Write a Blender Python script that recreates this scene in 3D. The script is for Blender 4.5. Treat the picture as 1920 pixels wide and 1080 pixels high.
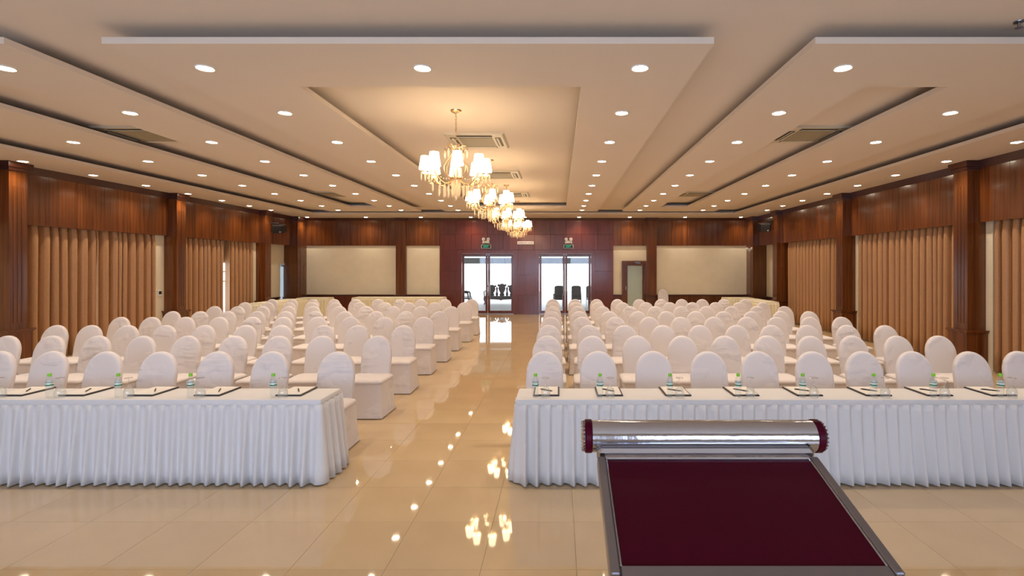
import bpy, math, random
from mathutils import Vector, Matrix
random.seed(7)
PI = math.pi
for o in list(bpy.data.objects): bpy.data.objects.remove(o)
scene = bpy.context.scene
C = scene.collection

# ------------------------------------------------------------------ camera
F, VX, VY, H = 960.0, 1048.0, 500.0, 1.9          # focal length (px of 1920), vanishing point, eye height
cam = bpy.data.cameras.new('camera'); camo = bpy.data.objects.new('camera', cam); C.objects.link(camo)
camo.location = (0, 0, H); camo.rotation_euler = (PI/2, 0, 0)
cam.sensor_width = 36; cam.lens = F/1920*36
cam.shift_x = -(VX-960)/1920; cam.shift_y = -(540-VY)/1920
cam.clip_start = .05; cam.clip_end = 200
scene.camera = camo
def px(p, Y): return (p-VX)/F*Y                    # pixel column -> x at depth Y
def pz(p, Y): return H-(p-VY)/F*Y
# ------------------------------------------------------------------ world, light, exposure
w = bpy.data.worlds.new('sky'); scene.world = w; w.use_nodes = True
bg = w.node_tree.nodes['Background']; bg.inputs[0].default_value = (.93, .97, 1, 1); bg.inputs[1].default_value = 2.6
vs = scene.view_settings
vs.view_transform = 'Standard'; vs.look = 'None'; vs.exposure = 0.15; vs.gamma = 1; vs.use_curve_mapping = False
SPOT_W, SPOT_COL = 62, (1, .82, .64)
DAY_W, DAY_COL = 92, (.50, .65, 1)
for xx in (-5.2, -1.3, 2.6):                        # daylight of the three windows in the wall behind the camera
    l = bpy.data.lights.new('window_daylight', 'AREA'); l.shape = 'RECTANGLE'; l.size = 3.2; l.size_y = 1.9
    l.energy = DAY_W; l.color = DAY_COL
    o = bpy.data.objects.new('window_daylight', l); C.objects.link(o)
    o.location = (xx, -2.93, 1.75); o.rotation_euler = (PI/2, 0, 0)

# ------------------------------------------------------------------ materials
def nt(name):
    m = bpy.data.materials.new(name); m.use_nodes = True
    return m, m.node_tree.nodes, m.node_tree.links, m.node_tree.nodes['Principled BSDF']
def pbr(name, col, rough=.5, metal=0, spec=.5, emit=None, es=0, coat=0, sheen=0, bump=None, var=0, varscale=3):
    m, N, L, B = nt(name)
    B.inputs['Base Color'].default_value = (*col, 1); B.inputs['Roughness'].default_value = rough
    B.inputs['Metallic'].default_value = metal; B.inputs['Specular IOR Level'].default_value = spec
    B.inputs['Coat Weight'].default_value = coat; B.inputs['Coat Roughness'].default_value = .08
    B.inputs['Sheen Weight'].default_value = sheen
    if emit: B.inputs['Emission Color'].default_value = (*emit, 1); B.inputs['Emission Strength'].default_value = es
    if bump or var:
        t = N.new('ShaderNodeTexCoord'); n = N.new('ShaderNodeTexNoise'); L.new(t.outputs['Object'], n.inputs['Vector'])
        n.inputs['Scale'].default_value = bump[0] if bump else varscale; n.inputs['Detail'].default_value = 4
        if bump:
            b = N.new('ShaderNodeBump'); b.inputs['Strength'].default_value = bump[1]; b.inputs['Distance'].default_value = bump[2]
            L.new(n.outputs['Fac'], b.inputs['Height']); L.new(b.outputs['Normal'], B.inputs['Normal'])
        if var:
            r = N.new('ShaderNodeValToRGB'); r.color_ramp.elements[0].position = .3; r.color_ramp.elements[1].position = .7
            r.color_ramp.elements[0].color = (*[c*(1-var) for c in col], 1); r.color_ramp.elements[1].color = (*[min(1, c*(1+var)) for c in col], 1)
            L.new(n.outputs['Fac'], r.inputs['Fac']); L.new(r.outputs['Color'], B.inputs['Base Color'])
    return m
def wood(name, c0, c1, rough=.3, horiz=False):
    m, N, L, B = nt(name)
    t = N.new('ShaderNodeTexCoord'); oi = N.new('ShaderNodeObjectInfo')
    mp = N.new('ShaderNodeMapping'); mp.inputs['Scale'].default_value = (17, 17, .7) if not horiz else (1, 20, 20)
    ad = N.new('ShaderNodeVectorMath'); ad.operation = 'ADD'
    sc = N.new('ShaderNodeVectorMath'); sc.operation = 'SCALE'; sc.inputs['Scale'].default_value = 17
    cb = N.new('ShaderNodeCombineXYZ'); L.new(oi.outputs['Random'], cb.inputs[0]); L.new(oi.outputs['Random'], cb.inputs[2])
    L.new(cb.outputs[0], sc.inputs[0]); L.new(t.outputs['Object'], ad.inputs[0]); L.new(sc.outputs[0], ad.inputs[1])
    L.new(ad.outputs[0], mp.inputs['Vector'])
    n = N.new('ShaderNodeTexNoise'); n.inputs['Scale'].default_value = 1; n.inputs['Detail'].default_value = 5; n.inputs['Distortion'].default_value = .5
    L.new(mp.outputs[0], n.inputs['Vector'])
    r = N.new('ShaderNodeValToRGB'); r.color_ramp.elements[0].position = .32; r.color_ramp.elements[1].position = .72
    r.color_ramp.elements[0].color = (*c0, 1); r.color_ramp.elements[1].color = (*c1, 1)
    L.new(n.outputs['Fac'], r.inputs['Fac'])
    hv = N.new('ShaderNodeHueSaturation'); mr = N.new('ShaderNodeMapRange'); mr.inputs['To Min'].default_value = .9; mr.inputs['To Max'].default_value = 1.12
    L.new(oi.outputs['Random'], mr.inputs['Value']); L.new(mr.outputs[0], hv.inputs['Value']); L.new(r.outputs['Color'], hv.inputs['Color'])
    L.new(hv.outputs['Color'], B.inputs['Base Color'])
    B.inputs['Roughness'].default_value = rough; B.inputs['Coat Weight'].default_value = .35; B.inputs['Coat Roughness'].default_value = .12
    return m
def fabric(name, col, wr=.5, sheen=.15):
    m, N, L, B = nt(name)
    t = N.new('ShaderNodeTexCoord'); oi = N.new('ShaderNodeObjectInfo')
    cb = N.new('ShaderNodeCombineXYZ'); ml = N.new('ShaderNodeMath'); ml.operation = 'MULTIPLY'; ml.inputs[1].default_value = 31
    L.new(oi.outputs['Random'], ml.inputs[0]); L.new(ml.outputs[0], cb.inputs[2]); L.new(ml.outputs[0], cb.inputs[0])
    ad = N.new('ShaderNodeVectorMath'); L.new(t.outputs['Object'], ad.inputs[0]); L.new(cb.outputs[0], ad.inputs[1])
    mp = N.new('ShaderNodeMapping'); mp.inputs['Scale'].default_value = (2.2, 2.2, 13); mp.inputs['Rotation'].default_value = (0, .35, 0)
    L.new(ad.outputs[0], mp.inputs['Vector'])
    n = N.new('ShaderNodeTexNoise'); n.inputs['Scale'].default_value = 1; n.inputs['Detail'].default_value = 2; L.new(mp.outputs[0], n.inputs['Vector'])
    # creases only in patches
    n2 = N.new('ShaderNodeTexNoise'); n2.inputs['Scale'].default_value = 3; L.new(ad.outputs[0], n2.inputs['Vector'])
    r = N.new('ShaderNodeMapRange'); r.inputs['From Min'].default_value = .52; r.inputs['From Max'].default_value = .68; L.new(n2.outputs['Fac'], r.inputs['Value'])
    mu = N.new('ShaderNodeMath'); mu.operation = 'MULTIPLY'; L.new(n.outputs['Fac'], mu.inputs[0]); L.new(r.outputs[0], mu.inputs[1])
    b = N.new('ShaderNodeBump'); b.inputs['Strength'].default_value = wr; b.inputs['Distance'].default_value = .03
    L.new(mu.outputs[0], b.inputs['Height']); L.new(b.outputs['Normal'], B.inputs['Normal'])
    B.inputs['Base Color'].default_value = (*col, 1); B.inputs['Roughness'].default_value = .75; B.inputs['Sheen Weight'].default_value = sheen
    B.inputs['Specular IOR Level'].default_value = .25
    return m
def glassy(name, tint=(1, 1, 1), edge=.5, rough=.02, milk=0, base=.04):
    """thin clear sheet or vessel: see-through, glossier towards grazing angles; milk adds scattered light"""
    m, N, L, B = nt(name); N.remove(B); out = N['Material Output']
    tr = N.new('ShaderNodeBsdfTransparent'); tr.inputs[0].default_value = (*tint, 1)
    gl = N.new('ShaderNodeBsdfGlossy'); gl.inputs['Roughness'].default_value = rough
    lw = N.new('ShaderNodeLayerWeight'); lw.inputs['Blend'].default_value = .5
    p = N.new('ShaderNodeMath'); p.operation = 'POWER'; p.inputs[1].default_value = 3; L.new(lw.outputs['Facing'], p.inputs[0])
    q = N.new('ShaderNodeMath'); q.operation = 'MULTIPLY_ADD'; q.inputs[1].default_value = edge; q.inputs[2].default_value = base; L.new(p.outputs[0], q.inputs[0])
    mx = N.new('ShaderNodeMixShader'); L.new(q.outputs[0], mx.inputs[0]); L.new(tr.outputs[0], mx.inputs[1]); L.new(gl.outputs[0], mx.inputs[2])
    last = mx
    if milk:
        t = N.new('ShaderNodeBsdfTranslucent'); t.inputs[0].default_value = (*tint, 1); d = N.new('ShaderNodeBsdfDiffuse'); d.inputs[0].default_value = (*tint, 1)
        a = N.new('ShaderNodeMixShader'); L.new(t.outputs[0], a.inputs[1]); L.new(d.outputs[0], a.inputs[2]); a.inputs[0].default_value = .5
        last = N.new('ShaderNodeMixShader'); last.inputs[0].default_value = milk; L.new(mx.outputs[0], last.inputs[1]); L.new(a.outputs[0], last.inputs[2])
    L.new(last.outputs[0], out.inputs['Surface']); return m
def frosted(name, col):
    m, N, L, B = nt(name); N.remove(B); out = N['Material Output']
    d = N.new('ShaderNodeBsdfDiffuse'); d.inputs[0].default_value = (*col, 1)
    t = N.new('ShaderNodeBsdfTranslucent'); t.inputs[0].default_value = (*col, 1)
    g = N.new('ShaderNodeBsdfGlossy'); g.inputs['Roughness'].default_value = .25
    a = N.new('ShaderNodeMixShader'); a.inputs[0].default_value = .45; b = N.new('ShaderNodeMixShader'); b.inputs[0].default_value = .08
    L.new(d.outputs[0], a.inputs[1]); L.new(t.outputs[0], a.inputs[2]); L.new(a.outputs[0], b.inputs[1]); L.new(g.outputs[0], b.inputs[2])
    L.new(b.outputs[0], out.inputs['Surface']); return m

M = {}
M['ceil'] = pbr('ceiling_paint', (.71, .615, .515), .75)
M['cream'] = pbr('cream_wall_paint', (.82, .745, .575), .7, var=.03)
M['wood'] = wood('mahogany_veneer', (.085, .022, .004), (.175, .052, .010), .24)
M['woodred'] = wood('red_mahogany_veneer', (.105, .017, .009), (.175, .030, .014), .28)
M['wooddark'] = pbr('dark_trim_wood', (.055, .012, .005), .3, coat=.3)
M['grout'] = pbr('tile_grout', (.47, .35, .21), .8)
def tilemat():
    m, N, L, B = nt('polished_cream_tile')
    oi = N.new('ShaderNodeObjectInfo'); t = N.new('ShaderNodeTexCoord'); n = N.new('ShaderNodeTexNoise'); n.inputs['Scale'].default_value = 1.6; n.inputs['Detail'].default_value = 6
    L.new(t.outputs['Object'], n.inputs['Vector'])
    r = N.new('ShaderNodeValToRGB'); r.color_ramp.elements[0].position = .3; r.color_ramp.elements[1].position = .75
    r.color_ramp.elements[0].color = (.53, .39, .225, 1); r.color_ramp.elements[1].color = (.58, .435, .26, 1)
    L.new(n.outputs['Fac'], r.inputs['Fac'])
    h = N.new('ShaderNodeHueSaturation'); mr = N.new('ShaderNodeMapRange'); mr.inputs['To Min'].default_value = .97; mr.inputs['To Max'].default_value = 1.03
    L.new(oi.outputs['Random'], mr.inputs['Value']); L.new(mr.outputs[0], h.inputs['Value']); L.new(r.outputs['Color'], h.inputs['Color']); L.new(h.outputs['Color'], B.inputs['Base Color'])
    B.inputs['Roughness'].default_value = .035; B.inputs['IOR'].default_value = 1.55
    return m
M['tile'] = tilemat()
M['curtain'] = pbr('brown_taffeta', (.42, .215, .088), .42, sheen=.2, bump=(60, .25, .004), var=.12, varscale=14)
M['chair'] = fabric('white_stretch_cover', (.69, .645, .65), 1.0)
M['linen'] = fabric('white_table_linen', (.70, .69, .69), .25)
M['yellowlit'] = fabric('yellow_lit_table_linen', (.85, .79, .60), .2)  # table linen with the yellowish light at the back put into its colour
M['chrome'] = pbr('polished_steel', (.50, .51, .57), .12, 1, bump=(7, .18, .02))
M['brushed'] = pbr('brushed_steel', (.27, .27, .31), .3, 1)
M['maroon'] = pbr('maroon_lacquer', (.050, .0003, .008), .36, spec=.08)
M['black'] = pbr('black_plastic', (.012, .012, .013), .4)
M['leather'] = pbr('black_leatherette', (.02, .014, .011), .45, bump=(200, .2, .002))
M['paper'] = pbr('white_paper', (.80, .77, .73), .8)
M['white'] = pbr('white_plastic', (.78, .76, .72), .45)
M['acface'] = pbr('air_conditioner_plastic', (.60, .53, .40), .5)
M['grille'] = pbr('air_conditioner_grille', (.30, .25, .16), .6)
M['slot'] = pbr('dark_louvre_opening', (.015, .012, .01), .6)
M['gold'] = pbr('champagne_gold', (.62, .44, .24), .28, 1)
M['crystal'] = glassy('cut_crystal', (1, .93, .80), .8, .06, .5, .12)
M['shade'] = pbr('lit_lamp_shade', (.9, .85, .75), .8, emit=(1, .76, .48), es=9)
M['lens'] = pbr('lit_downlight_lens', (.9, .9, .85), .5, emit=(1, .86, .64), es=45)
M['glass'] = glassy('door_glass', (.97, .99, 1), .4)
M['pet'] = glassy('clear_bottle_plastic', (.95, .97, .97), .5, .05, .06)
M['wine'] = glassy('clear_goblet_glass', (.97, .98, .98), .6, .03, .05)
M['label'] = pbr('bottle_label', (.72, .78, .76), .5, var=.25, varscale=60)
M['darkgreen'] = pbr('label_green', (.03, .22, .10), .5)
M['green'] = pbr('green_cap', (.22, .62, .03), .4)
M['frost'] = frosted('frosted_glass', (.62, .68, .58))
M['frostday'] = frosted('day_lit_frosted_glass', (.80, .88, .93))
M['exitgreen'] = pbr('exit_green', (.0, .25, .12), .5, emit=(.02, .75, .38), es=.7)
M['exitblack'] = pbr('exit_black', (.008, .012, .012), .4)
M['signplate'] = pbr('sign_plate', (.88, .80, .76), .5)
M['ink'] = pbr('printed_lettering', (.10, .03, .03), .6)
M['terrace'] = pbr('grey_terrace_paving', (.42, .43, .45), .5, var=.05)
M['carved'] = pbr('glare_greyed_hardwood', (.10, .10, .11), .35)  # glare beyond the doors put into the wood colour as a paler grey
M['greyfab'] = pbr('glare_greyed_upholstery', (.13, .145, .165), .7)  # grey also carries the veranda glare that lowers contrast
M['beam'] = pbr('grey_fascia', (.30, .31, .32), .7)
M['alu'] = pbr('white_aluminium', (.75, .77, .80), .35)

# ------------------------------------------------------------------ mesh helpers
class MB:
    def __init__(s): s.v = []; s.f = []
    def add(s, v, f):
        n = len(s.v); s.v += [tuple(p) for p in v]; s.f += [tuple(i+n for i in q) for q in f]; return s
    def box(s, x0, x1, y0, y1, z0, z1, T=None):
        v = [(x, y, z) for z in (z0, z1) for y in (y0, y1) for x in (x0, x1)]
        if T: v = [T @ Vector(p) for p in v]
        return s.add(v, [(0, 2, 3, 1), (4, 5, 7, 6), (0, 1, 5, 4), (2, 6, 7, 3), (0, 4, 6, 2), (1, 3, 7, 5)])
    def rbox(s, x0, x1, y0, y1, z0, z1, b=.01, T=None):
        """box with bevelled edges: chamfered in all three directions"""
        x = (x0, x0+b, x1-b, x1); y = (y0, y0+b, y1-b, y1)
        def ring(d, z): return [(x0+d+b, y0+d, z), (x1-d-b, y0+d, z), (x1-d, y0+d+b, z), (x1-d, y1-d-b, z), (x1-d-b, y1-d, z), (x0+d+b, y1-d, z), (x0+d, y1-d-b, z), (x0+d, y0+d+b, z)]
        return s.loft([ring(b, z0), ring(0, z0+b), ring(0, z1-b), ring(b, z1)], True, T=T)
    def loft(s, rings, caps=False, closed=True, T=None):
        n = len(rings[0]); v = [p for r in rings for p in r]
        if T: v = [T @ Vector(p) for p in v]
        f = []
        for k in range(len(rings)-1):
            for i in range(n if closed else n-1):
                j = (i+1) % n; f.append((k*n+i, k*n+j, (k+1)*n+j, (k+1)*n+i))
        if caps: f.append(tuple(range(n-1, -1, -1))); f.append(tuple((len(rings)-1)*n+i for i in range(n)))
        return s.add(v, f)
    def lathe(s, prof, n=16, T=None, caps=False):
        return s.loft([[(r*math.cos(2*PI*i/n), r*math.sin(2*PI*i/n), z) for i in range(n)] for r, z in prof], caps, T=T)
    def tube(s, pts, r, n=6, caps=True):
        pts = [Vector(p) for p in pts]; rings = []; up = Vector((0, 0, 1))
        rr = r if isinstance(r, (list, tuple)) else [r]*len(pts)
        d0 = (pts[1]-pts[0]).normalized(); a = d0.orthogonal().normalized()
        for i, p in enumerate(pts):
            d = (pts[min(i+1, len(pts)-1)]-pts[max(i-1, 0)]).normalized()
            a = (a-d*a.dot(d)); a = a.normalized() if a.length > 1e-6 else d.orthogonal().normalized()
            b = d.cross(a)
            rings.append([p+(a*math.cos(2*PI*k/n)+b*math.sin(2*PI*k/n))*rr[i] for k in range(n)])
        return s.loft(rings, caps)
    def prism(s, poly, a0, a1, axis='y', T=None):
        """extrude a 2-D outline; axis y: poly is (x,z); axis z: poly is (x,y); axis x: poly is (y,z)"""
        g = {'y': lambda p, t: (p[0], t, p[1]), 'z': lambda p, t: (p[0], p[1], t), 'x': lambda p, t: (t, p[0], p[1])}[axis]
        return s.loft([[g(p, a0) for p in poly], [g(p, a1) for p in poly]], True, T=T)
    def mesh(s, name, smooth=False):
        me = bpy.data.meshes.new(name); me.from_pydata(s.v, [], s.f); me.update()
        import bmesh
        bm = bmesh.new(); bm.from_mesh(me); bmesh.ops.recalc_face_normals(bm, faces=bm.faces); bm.to_mesh(me); bm.free()
        if smooth:
            me.polygons.foreach_set('use_smooth', [True]*len(me.polygons))
            try: me.set_sharp_from_angle(angle=math.radians(smooth if smooth > 1 else 40))
            except Exception: pass
        return me
    def build(s, name, mat, parent=None, smooth=False, loc=None):
        return obj(name, s.mesh(name, smooth), mat, parent, loc)
def obj(name, me, mat, parent=None, loc=None):
    if mat is not None and not me.materials: me.materials.append(M[mat] if isinstance(mat, str) else mat)
    o = bpy.data.objects.new(name, me); C.objects.link(o)
    if parent: o.parent = parent
    if loc: o.location = loc
    return o
def tag(o, label=None, cat=None, group=None, kind=None):
    if label: o['label'] = label
    if cat: o['category'] = cat
    if group: o['group'] = group
    if kind: o['kind'] = kind
    return o
def thing(name, label, cat, loc=(0, 0, 0), rz=0, group=None):
    o = bpy.data.objects.new(name, None); C.objects.link(o); o.empty_display_size = .1
    o.location = loc; o.rotation_euler = (0, 0, rz); return tag(o, label, cat, group)
def kids(o): return [c for c in ALLKIDS.get(o.name, [])]
def dup(root, loc, rz=0, label=None):
    r = root.copy(); C.objects.link(r); r.location = loc; r.rotation_euler = (0, 0, rz)
    if label: r['label'] = label
    for ch in list(root.children):
        c = ch.copy(); C.objects.link(c); c.parent = r
        for g in list(ch.children):
            d = g.copy(); C.objects.link(d); d.parent = c
    return r
def text_mesh(s, size):
    cu = bpy.data.curves.new('lettering', 'FONT'); cu.body = s; cu.size = size; cu.align_x = 'CENTER'; cu.align_y = 'CENTER'; cu.extrude = .002
    o = bpy.data.objects.new('lettering', cu); C.objects.link(o); bpy.context.view_layer.update()
    me = bpy.data.meshes.new_from_object(o.evaluated_get(bpy.context.evaluated_depsgraph_get())); bpy.data.objects.remove(o)
    me.name = 'lettering'; me.materials.clear(); return me
ORD = ['first', 'second', 'third', 'fourth', 'fifth', 'sixth', 'seventh', 'eighth', 'ninth', 'tenth', 'eleventh']

# ------------------------------------------------------------------ the room's measures
YB, YF = 20.45, -3.0                 # back wall, wall behind the camera
XL, XR = -10.62, 8.02                  # plastered side walls
PLX, PRX = -10.31, 7.71              # face of the wooden pelmets
QLX, QRX = -10.09, 7.49              # face of the pilasters
ZP, ZL, ZM = 3.84, 3.898, 4.0        # hung panels: underside, top of lip; main ceiling
ZPEL = 2.71
PIL = [1.13, 5.26, 9.39, 13.52, 17.62, 19.78]; PW = .33

# ------------------------------------------------------------------ floor
fl = MB().box(XL-.2, XR+.2, YF-.2, YB+.25, -.2, -.006).build('floor', 'grout'); tag(fl, 'polished cream floor of large square tiles', 'floor', kind='structure')
tiles = []
T0x, T0y, TS = -1.09, .21, .6
for i in range(-17, 17):
    for j in range(-10, 36):
        x0, y0 = T0x+i*TS, T0y+j*TS
        a, b, c, d = max(x0, XL), min(x0+TS, XR), max(y0, YF), min(y0+TS, YB+.06)
        if b-a < .02 or d-c < .02: continue
        cx, cy = (a+b)/2, (c+d)/2
        vis = cy > .8 and -1000 < cx/cy*F < 900 and H/cy*F < 640
        hid = cx > -.45 and 4.4 < cy < 16 or cx < -2.1 and 4.4 < cy < 16
        tiles.append(((1e-3 if not vis else (.3 if hid else 1))/max(cy, .3)**3, a, b, c, d))
tiles.sort(reverse=True)
tmesh = {}
rest = MB()
for k, (s, a, b, c, d) in enumerate(tiles):
    g = .0011
    if k < 290:
        key = (round(b-a, 3), round(d-c, 3))
        if key not in tmesh: tmesh[key] = MB().box(-key[0]/2+g, key[0]/2-g, -key[1]/2+g, key[1]/2-g, -.008, 0).mesh('floor_tile')
        obj('floor_tile', tmesh[key], 'tile', fl, ((a+b)/2, (c+d)/2, 0))
    else: rest.box(a+g, b-g, c+g, d-g, -.008, 0)
tag(rest.build('floor_tiles_beyond', 'tile', fl), kind='stuff')

# ------------------------------------------------------------------ walls
def wall_boxes(mb, axis, p0, p1, u0, u1, z0, z1, holes):
    cuts = sorted({u0, u1, *[h[0] for h in holes], *[h[1] for h in holes]})
    def bx(a, b, c, d):
        if d-c < 1e-4: return
        if axis == 'x': mb.box(p0, p1, a, b, c, d)
        else: mb.box(a, b, p0, p1, c, d)
    for a, b in zip(cuts, cuts[1:]):
        h = [q for q in holes if q[0] < (a+b)/2 < q[1]]
        if h: bx(a, b, z0, h[0][2]); bx(a, b, h[0][3], z1)
        else: bx(a, b, z0, z1)
WZ0, WZ1 = .35, 2.07
WINL = [(10.2, 12.9), (14.5, 17.2)]; WINR = [(6.1, 8.9), (10.2, 13.0), (14.4, 17.1)]
DOORL = (19.42, 20.2, 0, 2.03)
m = MB(); wall_boxes(m, 'x', XL-.2, XL, YF, YB+.25, -.1, ZM+.1, [(a, b, WZ0, WZ1) for a, b in WINL]+[DOORL])
wl = tag(m.build('wall_left', 'cream'), 'left wall of cream plaster, mahogany pelmets and pilasters', 'wall', kind='structure')
m = MB(); wall_boxes(m, 'x', XR, XR+.2, YF, YB+.25, -.1, ZM+.1, [(a, b, WZ0, WZ1) for a, b in WINR])
wr = tag(m.build('wall_right', 'cream'), 'right wall of cream plaster, mahogany pelmets and pilasters', 'wall', kind='structure')
DL, DR = (-3.94, -1.75), (-.85, 1.34); DZ = 2.475
FD = (2.60, 3.47, 0, 2.04)
m = MB(); wall_boxes(m, 'y', YB+.05, YB+.25, XL, XR, -.1, ZM+.1, [(DL[0], DL[1], 0, DZ), (DR[0], DR[1], 0, DZ), FD])
wb = tag(m.build('wall_back', 'cream'), 'back wall with mahogany panelling, cream fields and glass doors', 'wall', kind='structure')
m = MB(); wall_boxes(m, 'y', YF-.2, YF, XL, XR, -.1, ZM+.1, [(xx-1.65, xx+1.65, .75, 2.75) for xx in (-5.2, -1.3, 2.6)])
wf = tag(m.build('wall_front', 'cream'), 'plain cream wall with windows behind the stage side', 'wall', kind='structure')

def pilaster(wall, xw, xf, y, PW):
    """xw: wall plane, xf: face plane"""
    s = 1 if xf > xw else -1
    def bx(mb, d0, d1, y0, y1, z0, z1):
        a, b = sorted((xw-s*.02, xf+s*d1)); return mb.box(a, b, y0, y1, z0, z1)
    p = bx(MB(), 0, 0, y, y+PW, 0, ZP).build('pilaster', 'wood', wall)
    k = MB()
    for q in range(3):
        yy = y+.075+q*.075; a, b = sorted((xf, xf+s*.008)); k.box(a, b, yy, yy+.03, .85, ZP-.45)
    k.build('fluting', 'wood', p)
    bx(MB(), 0, .05, y-.05, y+PW+.05, 0, .68).build('pedestal', 'wood', p)
    k = MB(); bx(k, 0, .085, y-.085, y+PW+.085, .705, .735); bx(k, 0, .065, y-.065, y+PW+.065, .68, .705); k.build('ledge', 'wood', p)
    k = MB(); bx(k, 0, .03, y-.03, y+PW+.03, ZP-.16, ZP-.10); bx(k, 0, .06, y-.06, y+PW+.06, ZP-.10, ZP); k.build('capital', 'wooddark', p)
for y in PIL:
    pw = PW if y < 19 else YB+.05-y
    pilaster(wl, XL, QLX, y, pw); pilaster(wr, XR, QRX, y, pw)
bmesh_cache = {}
def board(wall, x0, x1, y0, y1, z0, z1, mat='wood'):
    k = (round(x1-x0, 3), round(y1-y0, 3), round(z1-z0, 3), mat)
    if k not in bmesh_cache: bmesh_cache[k] = MB().rbox(-k[0]/2, k[0]/2, -k[1]/2, k[1]/2, -k[2]/2, k[2]/2, .003).mesh('board')
    return obj('board', bmesh_cache[k], mat, wall, ((x0+x1)/2, (y0+y1)/2, (z0+z1)/2))
edges = [YF]+PIL+[YB+.05]
for i in range(len(edges)-1):
    a = edges[i]+(PW if i else 0); b = edges[i+1]
    if b-a < .15: continue
    n = max(1, round((b-a)/.62)); st = (b-a)/n
    for side, wall, xf, xw in ((-1, wl, PLX, XL), (1, wr, PRX, XR)):
        for k in range(n):
            x0, x1 = sorted((xf, xf+side*.03)); board(wall, x0, x1, a+k*st+.002, a+(k+1)*st-.002, ZPEL, ZP)
        x0, x1 = sorted((xf, xf-side*.045))
        MB().prism([(xf+side*.01, ZP-.14), (xf-side*.015, ZP-.14), (xf-side*.06, ZP), (xf+side*.01, ZP)], a, b, 'y').build('crown_moulding', 'wooddark', wall)
        x0, x1 = sorted((xw, xf+side*.03)); MB().box(x0, x1, a, b, ZPEL+.12, ZPEL+.14).build('curtain_box_lid', 'wooddark', wall)
# wainscot of the last bay beside the back corners
for wall, xw, s, segs in ((wl, XL, 1, [(17.95, 18.65), (18.65, 19.34)]), (wr, XR, -1, [(17.95, 18.56), (18.56, 19.17), (19.17, 19.78)])):
    for a, b in segs:
        x0, x1 = sorted((xw, xw+s*.06)); board(wall, x0, x1, a+.002, b-.002, 0, .72)
    x0, x1 = sorted((xw, xw+s*.11)); MB().box(x0, x1, segs[0][0], segs[-1][1], .72, .76).build('ledge', 'wooddark', wall)
# plaster piers at the ends of the curtain bays
for wall, x0, x1, y0, y1 in ((wl, XL, -10.43, 13.2, 13.52), (wl, XL, -10.43, 17.45, 17.62), (wr, 7.83, XR, 13.40, 13.52), (wr, 7.83, XR, 9.24, 9.39)):
    MB().box(x0, x1, y0, y1, 0, ZPEL+.12).build('plaster_pier', 'cream', wall)
# back wall panelling
ZW0, ZW1 = .79, 2.735
def row(x0, x1, z0, z1, n, mat, y=YB-.02, yb=YB+.05):
    st = (x1-x0)/n
    for k in range(n): board(wb, x0+k*st+.002, x0+(k+1)*st-.002, y, yb, z0+.002, z1-.002, mat)
BP = [(-6.48, -6.09), (3.49, 3.88)]                 # pilasters of the back wall
row(QLX-.1, BP[0][0], ZW1, ZP, 6, 'wood'); row(BP[0][1], -4.75, ZW1, ZP, 2, 'wood')
row(2.17, BP[1][0], ZW1, ZP, 2, 'wood'); row(BP[1][1], QRX+.1, ZW1, ZP, 6, 'wood')
row(QLX-.1, BP[0][0], 0, ZW0-.05, 5, 'woodred'); row(BP[0][1], -4.75, 0, ZW0-.05, 2, 'woodred')
row(2.17, FD[0]-.09, 0, ZW0-.05, 1, 'woodred'); row(BP[1][1], QRX+.1, 0, ZW0-.05, 5, 'wood')
for a, b in ((QLX-.1, BP[0][0]), (BP[0][1], -4.75), (2.17, FD[0]-.09), (BP[1][1], QRX+.1)):
    MB().rbox(a, b, YB-.06, YB+.05, ZW0-.05, ZW0, .006).build('dado_rail', 'wooddark', wb)
for a, b in ((QLX-.06, BP[0][0]-.01), (BP[0][1]+.01, -4.77), (BP[1][1]+.01, QRX+.02)):
    f = MB().rbox(a+.03, b-.03, YB+.02, YB+.05, ZW0+.03, ZW1-.03, .006).build('cream_panel', 'cream', wb)
    k = MB(); k.box(a, a+.03, YB+.005, YB+.05, ZW0, ZW1); k.box(b-.03, b, YB+.005, YB+.05, ZW0, ZW1)
    k.box(a+.03, b-.03, YB+.005, YB+.05, ZW1-.03, ZW1); k.box(a+.03, b-.03, YB+.005, YB+.05, ZW0, ZW0+.03); k.build('panel_frame', 'cream', f)
# red panelled part with the doors
row(-4.75, 2.17, 3.18, ZP, 11, 'woodred'); row(-4.75, 2.17, 2.56, 3.18, 11, 'woodred')
for a, b in ((-4.75, DL[0]-.1), (DR[1]+.1, 2.17)):
    for z0, z1 in ((0, .9), (.9, 1.72), (1.72, 2.56)): row(a, b, z0, z1, 1, 'woodred')
for z0, z1 in ((0, .77), (.77, 1.56), (1.56, 2.56)): row(DL[1]+.06, DR[0]-.06, z0, z1, 1, 'woodred', YB-.035)
for a, b in BP:
    p = MB().box(a, b, YB-.12, YB+.05, 0, ZP).build('pilaster', 'wood', wb)
    MB().box(a-.05, b+.05, YB-.17, YB+.04, 0, .70).build('pedestal', 'wood', p)
    MB().box(a-.08, b+.08, YB-.20, YB+.03, .70, .76).build('ledge', 'wooddark', p)
    MB().box(a-.05, b+.05, YB-.17, YB+.04, ZP-.1, ZP).build('capital', 'wooddark', p)
for a, b in ((QLX, BP[0][0]), (BP[0][1], BP[1][0]), (BP[1][1], QRX)):
    MB().prism([(YB-.02, ZP-.1), (YB-.035, ZP-.1), (YB-.07, ZP), (YB-.02, ZP)], a, b, 'x').build('crown_moulding', 'wooddark', wb)

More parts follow.
